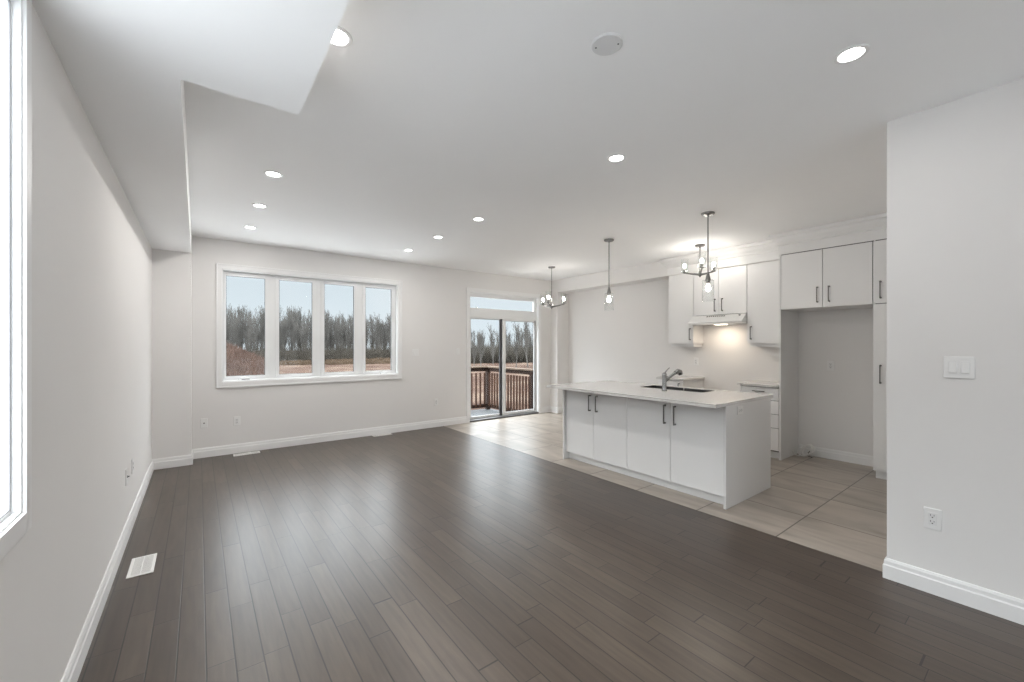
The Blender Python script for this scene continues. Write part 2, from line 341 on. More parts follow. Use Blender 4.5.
# ------------------------------------------------------------------ windows and sliding door
def rect_ring(m, x0, x1, z0, z1, y0, y1, w, wb=None, wt=None):
    """frame in the x-z plane; w side width"""
    wb = wb if wb is not None else w; wt = wt if wt is not None else w
    m.box(x0, x0+w, y0, y1, z0, z1); m.box(x1-w, x1, y0, y1, z0, z1)
    m.box(x0+w, x1-w, y0, y1, z0, z0+wb); m.box(x0+w, x1-w, y0, y1, z1-wt, z1)
w1 = thing('window_1', 'wide four pane casement window with white casing on the back wall', 'window', (1.4, YB, WZ0), kind='structure')
m = MB(); rect_ring(m, WX0-.062, WX1+.062, WZ0-.075, WZ1+.066, YB-.018, YB, .062, .075, .066); rect_ring(m, WX0-.062, WX1+.062, WZ0-.075, WZ1+.066, YB-.024, YB-.017, .018)
m.build('window_casing', M['trim'], w1, .002)
m = MB(); rect_ring(m, WX0, WX1, WZ0, WZ1, YB-.004, YB+.09, .012); m.build('window_jamb', M['frame'], w1)
m = MB(); rect_ring(m, WX0+.012, WX1-.012, WZ0+.012, WZ1-.012, YB+.08, YB+.11, .022, .03, .03)
for a, b in ((.765, .836), (1.350, 1.418), (1.935, 2.012)): m.box(a, b, YB+.08, YB+.11, WZ0+.03, WZ1-.03)
m.build('window_frame', M['frame'], w1, .003)
GL = [(.279, .716), (.883, 1.304), (1.467, 1.888), (2.062, 2.478)]
SA = [(.255, .765), (.836, 1.350), (1.418, 1.935), (2.012, 2.525)]
for i, ((g0, g1), (s0, s1)) in enumerate(zip(GL, SA)):
    z0, z1 = .965, 2.345; gz0, gz1 = .993, 2.30
    m = MB(); y0, y1 = YB+.072, YB+.118
    m.box(s0, g0, y0, y1, z0, z1).box(g1, s1, y0, y1, z0, z1).box(g0, g1, y0, y1, z0, gz0).box(g0, g1, y0, y1, gz1, z1)
    s = m.build('sash', M['frame'], w1, .003)
    m = MB(); rect_ring(m, g0-.002, g1+.002, gz0-.002, gz1+.002, y0+.006, y0+.03, .006); m.build('gasket', M['dark'], s)
    MB().box(g0, g1, y0+.018, y0+.024, gz0, gz1).build('pane', M['glass'], s)
    if i in (0, 3):
        cx = .45 if i == 0 else 2.33
        m = MB().box(cx-.035, cx+.035, YB+.045, YB+.085, WZ0+.012, WZ0+.03).tube([(cx-.02, YB+.05, WZ0+.036), (cx+.03, YB+.04, WZ0+.042), (cx+.085, YB+.035, WZ0+.034)], .006, 8)
        k = m.build('window_crank', M['frame'], s, .002)
        MB().box(cx-.005, cx+.085, YB+.034, YB+.044, WZ0+.013, WZ0+.024).build('crank_handle', M['nickel'], s, .002) if i == 0 else None

d1 = thing('door_1', 'white sliding patio door with transom window beside the deck', 'sliding door', (4.72, YB, 0), kind='structure')
m = MB(); m.box(DX0-.058, DX0, YB-.018, YB, 0, DZ1+.062).box(DX1, DX1+.058, YB-.018, YB, 0, DZ1+.062).box(DX0, DX1, YB-.018, YB, DZ1, DZ1+.062)
m.build('door_casing', M['trim'], d1, .002)
m = MB(); m.box(DX0, DX0+.012, YB-.004, YB+.09, .03, DZ1).box(DX1-.012, DX1, YB-.004, YB+.09, .03, DZ1).box(DX0, DX1, YB-.004, YB+.09, DZ1-.012, DZ1)
m.build('door_jamb', M['frame'], d1)
m = MB(); m.box(DX0+.01, DX0+.045, YB+.06, YB+.112, .03, DZ1-.01).box(DX1-.045, DX1-.01, YB+.06, YB+.112, .03, DZ1-.01)
m.box(DX0+.045, DX1-.045, YB+.06, YB+.112, 1.905, 1.955).box(DX0+.045, DX1-.045, YB+.07, YB+.112, 2.325, DZ1-.01)
m.build('door_frame', M['frame'], d1, .003)
m = MB().box(DX0, DX1, YB-.005, YB+.16, -.02, .03); m.build('threshold', M['thresh'], d1, .003)
t = MB(); a0, a1, b0, b1 = DX0+.045, DX1-.04, 1.955, 2.325
t.box(a0, 3.958, YB+.07, YB+.112, b0, b1).box(5.475, a1, YB+.07, YB+.112, b0, b1).box(3.958, 5.475, YB+.07, YB+.112, b0, 2.085).box(3.958, 5.475, YB+.07, YB+.112, 2.288, b1)
ts = t.build('transom_frame', M['frame'], d1, .004)
MB().box(3.958, 5.475, YB+.106, YB+.111, 2.085, 2.288).build('transom_pane', M['glass'], ts)
def leaf(x0, x1, g0, g1, y, gz0, gz1, strip=None):
    m = MB().box(x0, g0, y, y+.035, .035, 1.91).box(g1, x1, y, y+.035, .035, 1.91).box(g0, g1, y, y+.035, .035, gz0).box(g0, g1, y, y+.035, gz1, 1.91)
    s = m.build('door_leaf', M['frame'], d1, .003)
    mm = MB(); rect_ring(mm, g0-.002, g1+.002, gz0-.002, gz1+.002, y+.022, y+.034, .006); mm.build('gasket', M['dark'], s)
    MB().box(g0, g1, y+.027, y+.033, gz0, gz1).build('pane', M['glass'], s)
    if strip: MB().box(strip[0], strip[1], y-.012, y-.001, .04, 1.90).build('weather_strip', M['dark'], s)
    return s
leaf(3.935, 4.72, 3.992, 4.655, YB+.108, .075, 1.888, (4.637, 4.69))
lf = leaf(4.693, 5.535, 4.762, 5.485, YB+.072, .09, 1.868)
MB().box(5.496, 5.502, YB+.055, YB+.069, .06, 1.9).build('weather_strip', M['dark'], lf)

w2 = thing('window_2', 'bright window with white casing on the left wall', 'window', (XL, .97, LZ0), kind='structure')
def ring_x(m, x0, x1, y0, y1, z0, z1, w, wb, wt):
    m.box(x0, x1, y0, y0+w, z0, z1).box(x0, x1, y1-w, y1, z0, z1).box(x0, x1, y0+w, y1-w, z0, z0+wb).box(x0, x1, y0+w, y1-w, z1-wt, z1)
m = MB(); ring_x(m, XL, XL+.014, LY0-.05, LY1+.046, LZ0-.06, LZ1+.06, .046, .06, .06); m.build('window_casing', M['trim'], w2, .002)
m = MB(); ring_x(m, XL-.03, XL+.004, LY0, LY1, LZ0, LZ1, .006, .006, .006); m.build('window_jamb', M['frame'], w2)
m = MB(); ring_x(m, XL-.034, XL-.016, LY0+.006, LY1-.006, LZ0+.006, LZ1-.006, .006, .012, .02); m.box(XL-.034, XL-.016, .93, .98, LZ0, LZ1)
s = m.build('window_frame', M['frame'], w2)
m = MB(); ring_x(m, XL-.019, XL-.0155, LY0+.010, LY1-.010, LZ0+.016, LZ1-.024, .003, .003, .003); m.build('gasket', M['gasket'], s)
MB().box(XL-.023, XL-.018, LY0+.012, LY1-.012, LZ0+.018, LZ1-.026).build('pane', M['glass'], s)
w3 = thing('added_window_3', 'unseen window added behind the camera to light the room', 'window', (1.55, YR, .3), kind='structure')  # unseen opening added to let more daylight into the room
m = MB(); rect_ring(m, .1, 3.0, .3, 2.45, YR-.1, YR-.04, .05); m.box(1.5, 1.6, YR-.1, YR-.04, .3, 2.45); m.build('window_frame', M['frame'], w3)
MB().box(.15, 2.95, YR-.075, YR-.069, .35, 2.40).build('pane', M['glass'], w3)

# ------------------------------------------------------------------ cabinet helpers (faces look towards -x)
def bar_pull(parent, x, y, z0, z1, horiz=False, mat='bronze'):
    """bar handle standing off a face at x; vertical z0..z1, or horizontal when horiz (y centre, z0 height, z1 length)"""
    m = MB(); o = .030
    if horiz:
        L = z1; m.box(x-o-.005, x-o+.005, y-L/2, y+L/2, z0-.005, z0+.005)
        for s in (-1, 1): m.box(x-o, x, y+s*(L/2-.012)-.006, y+s*(L/2-.012)+.006, z0-.006, z0+.006)
    else:
        m.box(x-o-.005, x-o+.005, y-.005, y+.005, z0, z1)
        for z in (z0+.006, z1-.006): m.box(x-o-.002, x, y-.0065, y+.0065, z-.0065, z+.0065).lathe([(.0095, 0), (.0095, .004)], (x-.004, y, z), 12, (1, 0, 0))
    return m.build('handle', M[mat], parent, .0015)
def door(parent, x, y0, y1, z0, z1, hy=None, hz=None, th=.019, name='cabinet_door'):
    g = .0024
    d = MB().box(x, x+th, y0+g, y1-g, z0+g, z1-g).build(name, M['cab'], parent, .0015)
    if hy is not None: bar_pull(d, x, hy, *hz)
    return d

# island
isl = thing('kitchen_island', 'white kitchen island base with four doors and dark bar handles', 'kitchen island', (4.0, 2.7, 0))
MB().box(3.625, 4.46, 1.728, 3.658, .09, .878).build('body', M['gap'], isl)
MB().box(3.665, 4.44, 1.726, 3.66, 0, .09).build('plinth', M['cab'], isl)
for a, b in ((1.704, 1.726), (3.66, 3.682)): MB().box(3.572, 4.478, a, b, 0, .879).build('end_panel', M['panel'], isl, .001)
MB().box(4.46, 4.478, 1.728, 3.658, .09, .875).build('back_panel', M['panel'], isl)
for y0, y1, hy in ((3.21, 3.657, 3.262), (2.748, 3.21, 3.158), (2.246, 2.748, 2.298), (1.731, 2.246, 2.192)):
    door(isl, 3.604, y0, y1, .088, .872, hy, (.64, .822))
top = MB(); X0, X1, Y0, Y1 = 3.388, 4.525, 1.698, 3.78; S = (4.115, 4.44, 2.215, 2.975)
top.box(X0, S[0], Y0, Y1, .88, .91).box(S[1], X1, Y0, Y1, .88, .91).box(S[0], S[1], Y0, S[2], .88, .91).box(S[0], S[1], S[3], Y1, .88, .91)
tag(top.build('island_countertop', M['quartz']), 'light grey quartz countertop overhanging the island', 'countertop')
# sink: one double bowl, undermount
sk = thing('kitchen_sink', 'undermount stainless double bowl sink set in the island top', 'sink', (4.27, 2.59, .70))
m = MB()
def bowl(x0, x1, y0, y1, zb, zt, t=.004):
    m.box(x0, x1, y0, y1, zb, zb+t); m.box(x0, x0+t, y0, y1, zb, zt); m.box(x1-t, x1, y0, y1, zb, zt); m.box(x0, x1, y0, y0+t, zb, zt if y0 < 2.3 else .875); m.box(x0, x1, y1-t, y1, zb, zt if y1 > 2.9 else .875)
bowl(4.1165, 4.4385, 2.2165, 2.585, .70, .907); bowl(4.1165, 4.4385, 2.600, 2.9735, .70, .907); m.box(4.1165, 4.4385, 2.585, 2.600, .84, .872)
m.build('bowl', M['sink'], sk)
for y in (2.39, 2.79): MB().lathe([(.045, 0), (.045, .003), (.03, .005), (.012, .004)], (4.28, y, .704), 20).build('drain', M['chrome'], sk, smooth=True)
fa = thing('kitchen_faucet', 'pull-out metal faucet standing beside the island sink', 'faucet', (3.95, 2.53, .91))
MB().lathe([(.029, 0), (.029, .006), (.024, .012), (.0225, .05), (.0215, .12), (.0225, .15), (.024, .165), (.023, .185), (.015, .196), (.002, .199)], (3.95, 2.53, .91), 24).build('body', M['chrome'], fa, smooth=True)
sp = MB().tube([(3.95, 2.53, 1.005), (4.01, 2.53, 1.035), (4.08, 2.53, 1.066), (4.17, 2.53, 1.098)], [.015, .0165, .017, .018], 14).build('spout', M['chrome'], fa, smooth=True)
MB().tube([(4.155, 2.53, 1.094), (4.215, 2.53, 1.112), (4.245, 2.53, 1.105), (4.262, 2.53, 1.078)], [.022, .026, .028, .026], 16).build('spray_head', M['chrome'], sp, smooth=True)
MB().tube([(3.95, 2.53, 1.095), (3.985, 2.53, 1.122), (4.045, 2.53, 1.155)], [.009, .006, .0045], 10).build('lever', M['chrome'], fa, smooth=True)

# fridge surround: panel, cabinet over the alcove
XF = 5.622
fs = thing('fridge_surround_cabinet', 'deep white cabinet bridging the empty fridge alcove, two doors above and tall side panel', 'cabinet', (5.9, 1.6, 0))
MB().box(XF, XK-.003, 2.028, 2.05, 0, 2.492).build('side_panel', M['panel'], fs, .001)
MB().box(XF+.024, XK-.003, 1.172, 2.026, 1.846, 2.50).build('body', M['gap'], fs)
MB().box(XF+.021, XK-.003, 1.172, 2.027, 1.829, 1.845).build('bottom_panel', M['panel'], fs)
door(fs, XF, 1.608, 2.028, 1.828, 2.486, 1.655, (1.885, 2.062)); door(fs, XF, 1.172, 1.608, 1.828, 2.486, 1.545, (1.885, 2.062))
tc_ = thing('pantry_cabinet', 'tall white pantry cabinet beside the fridge alcove, partly behind near wall', 'cabinet', (5.9, .9, 0))
MB().box(XF+.024, XK-.003, YE+.02, 1.153, .09, 2.50).build('body', M['gap'], tc_)
MB().box(XF+.021, XK-.003, 1.154, 1.171, .09, 2.49).build('side_panel', M['panel'], tc_)
MB().box(XF+.07, XK-.01, YE+.02, 1.16, 0, .09).build('plinth', M['cab'], tc_)
door(tc_, XF, YE+.022, 1.170, 1.832, 2.486, 1.108, (1.885, 2.062)); door(tc_, XF, YE+.022, 1.170, .088, 1.829, 1.108, (1.002, 1.193))
# crown and riser over the deep cabinets
CR = [(0, 2.493), (0, 2.60), (.012, 2.61), (.016, 2.625), (.045, 2.655), (.062, 2.69), (.075, 2.70), (.082, H-.002)]
def crown(name, xf, y0, y1, label, ret):
    m = MB(); n = len(CR)
    # straight run along y, front at xf - t, return at the y1 end
    vs = []
    for t, z in CR: vs.append((xf-t, y0, z))
    for t, z in CR: vs.append((xf-t, y1+t*ret, z))
    for t, z in CR: vs.append((XK-.03 if ret else xf+.02, y1+t*ret, z))
    for t, z in CR: vs.append((xf+.02, y0, z))
    fs_ = []
    for i in range(n-1):
        fs_.append((i, i+1, n+i+1, n+i)); fs_.append((n+i, n+i+1, 2*n+i+1, 2*n+i))
    m.add(vs, fs_)
    return tag(m.build(name, M['cab'], None), label, 'crown moulding', 'crown mouldings above the wall cabinets')
crown('crown_molding', XF, YE+.02, 2.05, 'white crown moulding above the deep fridge cabinet and pantry', 1)
crown('crown_molding', 5.862, 2.052, 3.70, 'white crown moulding above the shallow cabinets over the range hood', .9)

# upper cabinets
XU = 5.89
def upper(label, y0, y1, z0, doors, name='wall_cabinet', valance=True):
    t = thing(name, label, 'wall cabinet', (6.0, (y0+y1)/2, z0), 'white wall cabinets on the kitchen wall')
    MB().box(XU+.023, XK-.002, y0+.017, y1-.001, z0+.002, 2.50).build('body', M['gap'], t)
    MB().box(XU+.021, XK-.002, y0+.001, y0+.016, z0, 2.488).build('side_panel', M['panel'], t)
    for a, b, hy, hz in doors: door(t, XU, a, b, z0-.002, 2.486, hy, hz)
    if valance: MB().box(XU+.05, XK-.01, y0+.02, y1-.012, z0-.045, z0).build('light_valance', M['cab'], t, .001)
    return t
upper('single door wall cabinet left of the range hood, in the far corner', 3.292, 3.70, 1.42, [(3.292, 3.70, 3.338, (1.475, 1.65))])
upper('short two door wall cabinet directly above the range hood', 2.532, 3.29, 1.835, [(2.911, 3.29, 2.962, (1.88, 2.058)), (2.532, 2.911, 2.858, (1.88, 2.058))], valance=False)
upper('single door wall cabinet right of the range hood, against the fridge panel', 2.052, 2.53, 1.42, [(2.052, 2.53, 2.478, (1.475, 1.65))])

# range hood
hd = thing('range_hood', 'white under-cabinet range hood over the empty stove gap', 'range hood', (6.0, 2.91, 1.70))
m = MB(); n = 14; prof = []
for k in range(n+1):
    y = 2.537+(3.287-2.537)*k/n; b = math.sin(PI*k/n)*.055
    prof.append((y, b))
vs = []
for y, b in prof: vs += [(5.745-b, y, 1.698-b*.15), (5.735-b, y, 1.722), (5.80-b*.4, y, 1.765), (5.868, y, 1.828), (XK-.004, y, 1.828), (XK-.004, y, 1.70)]
fs_ = []
for k in range(n):
    for j in range(6): fs_.append((k*6+j, k*6+(j+1) % 6, (k+1)*6+(j+1) % 6, (k+1)*6+j))
fs_ += [tuple(range(6)), tuple(n*6+j for j in range(5, -1, -1))]
m.add(vs, fs_); m.build('hood_shell', M['hood'], hd, smooth=True)
m = MB()
for k in range(9):
    y = 2.80+k*.030; m.add([(5.844, y, 1.814), (5.844, y+.02, 1.814), (5.829, y+.02, 1.800), (5.829, y, 1.800), (5.86, y, 1.81), (5.86, y+.02, 1.81), (5.85, y+.02, 1.795), (5.85, y, 1.795)], [(0, 1, 2, 3), (4, 7, 6, 5), (0, 4, 5, 1), (1, 5, 6, 2), (2, 6, 7, 3), (3, 7, 4, 0)])
m.build('vent_slots', M['black'], hd)
MB().lathe([(.014, -.004), (.014, .006), (.010, .009)], (5.832, 2.60, 1.808), 16, (-.7, 0, .7)).build('steel_stud', M['chrome'], hd, smooth=True)  # small steel stud on the sloped front, near the right end
MB().box(5.90, 6.0, 2.84, 2.98, 1.690, 1.697).build('lamp_lens', M['hoodlens'], hd)
ld = bpy.data.lights.new('hood_lamp', 'AREA'); ld.shape = 'RECTANGLE'; ld.size = .10; ld.size_y = .14; ld.energy = 1.3; ld.color = (1, .84, .66)
lo = bpy.data.objects.new('hood_lamp', ld); COL.objects.link(lo); lo.parent = hd; lo.location = Vector((5.95, 2.91, 1.688))-hd.location

# base cabinets at the wall
XBf = 5.615
b1_ = thing('base_cabinet', 'single door base cabinet left of the stove gap behind the island', 'base cabinet', (5.9, 3.5, 0), 'white base cabinets on the kitchen wall')
MB().box(XBf+.021, XK-.003, 3.292, 3.70, .09, .878).build('body', M['panel'], b1_); MB().box(XBf+.07, XK-.01, 3.30, 3.69, 0, .09).build('plinth', M['cab'], b1_)
door(b1_, XBf, 3.292, 3.70, .09, .87, 3.352, (.66, .84))
tag(MB().box(5.585, XK-.002, 3.272, 3.72, .88, .91).build('countertop', M['quartz'], None, .002), 'short quartz counter left of the stove gap', 'countertop')
b2_ = thing('base_cabinet', 'four drawer base cabinet between stove gap and fridge panel', 'base cabinet', (5.9, 2.3, 0), 'white base cabinets on the kitchen wall')
MB().box(XBf+.021, XK-.003, 2.054, 2.50, .09, .878).build('body', M['gap'], b2_); MB().box(XBf+.07, XK-.01, 2.06, 2.49, 0, .10).build('plinth', M['cab'], b2_)
MB().box(XBf, XK-.003, 2.482, 2.501, .09, .878).build('end_panel', M['panel'], b2_)
for z0, z1 in ((.717, .872), (.550, .714), (.381, .547), (.105, .378)):
    d = door(b2_, XBf, 2.0505, 2.483, z0, z1, name='drawer'); bar_pull(d, XBf, 2.27, z1-.05, .14, True)
tag(MB().box(5.585, XK-.002, 2.052, 2.525, .88, .91).build('countertop', M['quartz'], None, .002), 'short quartz counter right of the stove gap beside the fridge panel', 'countertop')

# ------------------------------------------------------------------ wall plates
def plate(label, cat, c, nrm, kind='outlet', w=.072, h=.118, gang=1, name=None, rot=False):
    """c: centre on the wall, nrm: wall normal (axis aligned)"""
    c = Vector(c); nrm = Vector(nrm); t = thing(name or ('wall_outlet' if kind != 'switch' else 'light_switch'), label, cat, c, 'wall plates')
    side = Vector((0, 0, 1)).cross(nrm); up = Vector((0, 0, 1))
    if rot: side, up = up, -side
    if gang == 2: w = .118
    def slab(m, a, b, e, f, d0, d1):
        vs = [c+side*x+up*z+nrm*d for x in (a, b) for z in (e, f) for d in (d0, d1)]
        m.add(vs, [(0, 1, 3, 2), (4, 6, 7, 5), (0, 4, 5, 1), (2, 3, 7, 6), (0, 2, 6, 4), (1, 5, 7, 3)])
    m = MB(); slab(m, -w/2, w/2, -h/2, h/2, 0, .006); m.build('cover_plate', M['plate'], t, .003)
    if kind == 'outlet':
        m = MB(); slab(m, -.0175, .0175, -.034, .034, .004, .008); ins = m.build('receptacle', M['plate_in'], t, .001)
        m = MB()
        for s in (-1, 1):
            z = s*.017
            slab(m, -.0085, -.0060, z-.001, z+.009, .0075, .0086); slab(m, .0055, .0078, z, z+.008, .0075, .0086); slab(m, -.003, .003, z-.010, z-.0045, .0075, .0086)
        m.build('slots', M['black'], ins)
    elif kind == 'switch':
        for g in range(gang):
            x = (g-(gang-1)/2)*.046
            m = MB(); slab(m, x-.0165, x+.0165, -.033, .033, .005, .0075); r = m.build('rocker_frame', M['plate_in'], t, .001)
            m = MB(); vs = [c+side*(x+a)+up*z+nrm*d for a in (-.014, .014) for z, d in ((-.030, .0115), (.030, .0075), (.030, .005), (-.030, .005))]
            m.add(vs, [(0, 1, 2, 3), (7, 6, 5, 4), (0, 4, 5, 1), (1, 5, 6, 2), (2, 6, 7, 3), (3, 7, 4, 0)]); m.build('rocker', M['plate'], r, .001)
    elif kind == 'jack':
        m = MB(); m.lathe([(.009, 0), (.009, .004), (.0055, .005), (.0055, .014), (.002, .014)], c+nrm*.005, 14, nrm); m.build('cable_jack', M['nickel'], t, smooth=True)
    return t
plate('white outlet low on the near right wall', 'outlet', (XR, .427, .42), (-1, 0, 0))
plate('white double rocker switch on the near right wall', 'light switch', (XR, .325, 1.278), (-1, 0, 0), 'switch', gang=2)
plate('cable jack plate on the back wall, nearest the left corner', 'jack plate', (.05, YB, .427), (0, -1, 0), 'jack', name='cable_jack_plate')
plate('outlet below the left pane of the wide window', 'outlet', (.392, YB, .417), (0, -1, 0))
plate('outlet on the back wall between wide window and sliding door', 'outlet', (3.231, YB, .425), (0, -1, 0))
plate('double rocker switch on the back wall just right of the wide window', 'light switch', (2.857, YB, 1.276), (0, -1, 0), 'switch', gang=2)
plate('single rocker switch on the back wall beside the sliding door', 'light switch', (3.66, YB, 1.29), (0, -1, 0), 'switch')
plate('cable jack plate low on the left wall, nearer the camera', 'jack plate', (XL, 4.06, .449), (1, 0, 0), 'jack', name='cable_jack_plate')
plate('outlet low on the left wall, farther toward the corner', 'outlet', (XL, 4.395, .449), (1, 0, 0))
plate('outlet on the wall inside the empty fridge alcove', 'outlet', (XK, 1.685, 1.145), (-1, 0, 0))
plate('outlet above the left kitchen counter under the corner wall cabinet', 'outlet', (XK, 3.41, 1.14), (-1, 0, 0))
plate('outlet set sideways in the end panel of the island', 'outlet', (3.825, 1.704, .822), (0, -1, 0), rot=True, w=.07, h=.11)

# ------------------------------------------------------------------ floor registers
def register(label, c, lx, ly, group):
    t = thing('floor_register', label, 'floor register', (c[0], c[1], 0), group)
    m = MB(); x0, x1, y0, y1 = c[0]-lx/2, c[0]+lx/2, c[1]-ly/2, c[1]+ly/2; b = .016
    m.box(x0, x0+b, y0, y1, 0, .006).box(x1-b, x1, y0, y1, 0, .006).box(x0+b, x1-b, y0, y0+b, 0, .006).box(x0+b, x1-b, y1-b, y1, 0, .006)
    m.build('frame', M['vent'], t, .002)
    MB().box(x0+b, x1-b, y0+b, y1-b, .0005, .001).build('duct_opening', M['gap'], t)
    m = MB()
    if ly > lx:
        k = y0+b+.004
        while k < y1-b-.004: m.box(x0+b, x1-b, k, k+.0045, .001, .005); k += .0095
        m.box((x0+x1)/2-.002, (x0+x1)/2+.002, y0+b, y1-b, .001, .0052)
    else:
        k = x0+b+.004
        while k < x1-b-.004: m.box(k, k+.0045, y0+b, y1-b, .001, .005); k += .0095
        m.box(x0+b, x1-b, (y0+y1)/2-.002, (y0+y1)/2+.002, .001, .0052)
    m.build('grille', M['vent'], t)
G_ = 'white floor registers in the boards'
register('white floor register beside the left wall, nearest the camera', (-.286, 3.505), .125, .285, G_)
register('white floor register under the left half of the wide window', (.49, 6.30), .29, .10, G_)
register('white floor register under the right end of the wide window', (2.27, 6.34), .29, .10, G_)

# water line for a fridge, coiled on the tiles
m = MB(); pts = []
for k in range(90):
    a = k*.36; w_ = k/90
    pts.append((6.06+.07*math.cos(a)*math.cos(w_*2)-.02*w_, 1.89+(.075+.02*math.sin(k*.23))*math.cos(a+.6), .085+.07*math.sin(a)+.01*math.cos(k*.5)))
pts += [(6.0, 1.96, .012), (5.95, 1.99, .03), (5.92, 2.005, .08)]
coil = thing('coiled_water_line', 'coil of thin white tubing on the floor of the fridge alcove', 'tubing', (6.075, 1.90, 0))
m.tube(pts, .0068, 6).build('tubing', M['pex'], coil, smooth=True)
MB().tube([(6.03, 1.87, .055), (6.05, 1.86, .07), (6.07, 1.865, .075)], [.009, .011, .008], 10).build('valve_fitting', M['black'], coil, smooth=True)
MB().tube([(6.06, 1.95, .006), (6.10, 1.90, .006), (6.06, 1.84, .006)], .0045, 6).build('end_piece', M['bronze'], coil, smooth=True)

# ------------------------------------------------------------------ recessed lamps
def pot(label, x, y, power=1.0):
    t = thing('recessed_light', label, 'ceiling light', (x, y, H), 'recessed ceiling lights')
    MB().lathe([(.066, 0), (.067, -.003), (.063, -.006), (.050, -.005), (.044, .006), (.060, .012), (.066, 0)], (x, y, H), 32).build('trim_ring', M['trim'], t, smooth=True)
    MB().lathe([(.0455, -.002), (.0455, .008)], (x, y, H-.0005), 32).build('lens', M['lens'], t)
    l = bpy.data.lights.new('recessed_lamp', 'AREA'); l.shape = 'DISK'; l.size = .088; l.energy = POT_W*power; l.color = (1, .975, .94)
    o = bpy.data.objects.new('recessed_lamp', l); COL.objects.link(o); o.parent = t; o.location = (0, 0, -.008)
pot('recessed light half hidden by the dropped bulkhead edge', .475, 1.89)
pot('recessed light on the left row, nearest of the three before the wide window', .465, 3.71)
pot('recessed light on the left row, middle of the three before the wide window', .465, 4.63)
pot('recessed light on the left row, closest to the wide window', .465, 5.55)
pot('recessed light on the middle row, closest to the back wall', 2.36, 5.54)
pot('recessed light on the middle row, second from the back wall', 2.365, 4.64)
pot('recessed light on the middle row, third from the back wall', 2.37, 3.72)
pot('recessed light alone in the middle of the ceiling', 2.385, 1.91)
pot('recessed light at the upper right, by the near right wall', 2.394, .575, .5)
for x, pw in ((.47, 1.0), (2.39, .5)):  # unseen lamps added behind the camera to light the walls
    for y in (-1.2, -3.0): pot('unseen recessed light added near the window behind the camera', x, y, pw)
cp = thing('ceiling_cover_plate', 'round blank white plate on the near ceiling', 'ceiling plate', (1.448, 1.212, H))
MB().lathe([(.068, 0), (.068, -.004), (.064, -.008), (.001, -.010)], (1.448, 1.212, H), 40).build('cover_disc', M['ivory'], cp, smooth=True)
for a in (1, -1): MB().lathe([(.004, 0), (.0035, -.002), (.001, -.0025)], (1.448+a*.03, 1.212-a*.038, H-.0085), 10).build('screw', M['gap'], cp)

# ------------------------------------------------------------------ pendants and chandeliers
def bulb_mb(c, s=1.0, up=True):
    k = 1 if up else -1
    return MB().lathe([(.011*s, 0), (.012*s, k*.014*s), (.021*s, k*.034*s), (.0265*s, k*.054*s), (.0245*s, k*.072*s), (.014*s, k*.086*s), (.001, k*.090*s)], c, 18)
def shade_mb(c, r, h):
    return MB().lathe([(r, 0), (r, h), (r-.0025, h), (r-.0025, .0)], c, 28)
def pendant(label, x, y):
    t = thing('pendant_light', label, 'pendant light', (x, y, H), 'glass pendants over the island')
    MB().lathe([(.062, 0), (.062, -.012), (.056, -.020), (.010, -.022), (.008, -.04)], (x, y, H), 28).build('canopy', M['nickel'], t, smooth=True)
    MB().tube([(x, y, H-.02), (x, y, 2.10)], .0065, 10).build('stem', M['nickel'], t, smooth=True)
    sk_ = MB().lathe([(.0075, .115), (.014, .09), (.026, .035), (.027, .028), (.020, .028), (.020, -.004), (.012, -.004)], (x, y, 2.025), 22).build('socket', M['nickel'], t, smooth=True)
    sh = MB().lathe([(.056, -.185), (.056, .028), (.052, .034), (.022, .036), (.022, .033), (.050, .030), (.053, .026), (.053, -.185), (.056, -.185)], (x, y, 2.025), 30).build('glass_shade', M['shade'], t, smooth=True)
    bulb_mb((x, y, 2.02), .84, False).build('bulb', M['bulb'], t, smooth=True)
pendant('glass cylinder pendant over the far end of the island', 4.155, 3.445)
pendant('glass cylinder pendant over the near end of the island', 4.12, 2.145)
def chandelier(label, x, y, hub, angs):
    t = thing('chandelier', label, 'chandelier', (x, y, H), 'three arm glass chandeliers')
    MB().lathe([(.062, 0), (.062, -.012), (.056, -.020), (.010, -.022), (.008, -.04)], (x, y, H), 28).build('canopy', M['nickel'], t, smooth=True)
    MB().tube([(x, y, H-.02), (x, y, hub+.02)], .0055, 10).build('stem', M['nickel'], t, smooth=True)
    MB().lathe([(.004, .11), (.010, .10), (.011, .05), (.020, .04), (.024, .01), (.024, -.012), (.014, -.022), (.006, -.035), (.001, -.04)], (x, y, hub), 20).build('hub', M['nickel'], t, smooth=True)
    R = .212; st, ct = math.sin(TH), math.cos(TH)
    for a in angs:
        a = math.radians(a); la, to = math.cos(a), math.sin(a)       # lateral right / towards the viewer
        f = Vector((x, y)).normalized(); d = Vector((f.y*la-f.x*to, -f.x*la-f.y*to, 0)); b = Vector((x, y, hub))
        A = MB().tube([b+d*.01, b+d*.10+Vector((0, 0, .018)), b+d*(R-.006)+Vector((0, 0, .045)), b+d*R+Vector((0, 0, .052))], [.015, .012, .008, .007], 8).build('arm', M['nickel'], t, smooth=True)
        c = b+d*R+Vector((0, 0, .05))
        MB().lathe([(.006, -.01), (.026, 0), (.028, .006), (.017, .010), (.0165, .058), (.012, .060)], c, 18).build('socket', M['nickel'], A, smooth=True)
        shade_mb(c+Vector((0, 0, .004)), .047, .185).build('glass_shade', M['shade'], A, smooth=True)
        bulb_mb(c+Vector((0, 0, .056)), .72).build('bulb', M['bulb_small'], A, smooth=True)
chandelier('three arm chandelier by the sliding door with long stem', 4.82, 5.24, 2.055, (-15, 105, 225))
chandelier('three arm chandelier hanging high in front of the kitchen wall cabinets', 5.352, 2.896, 2.345, (-38, 84, 205))

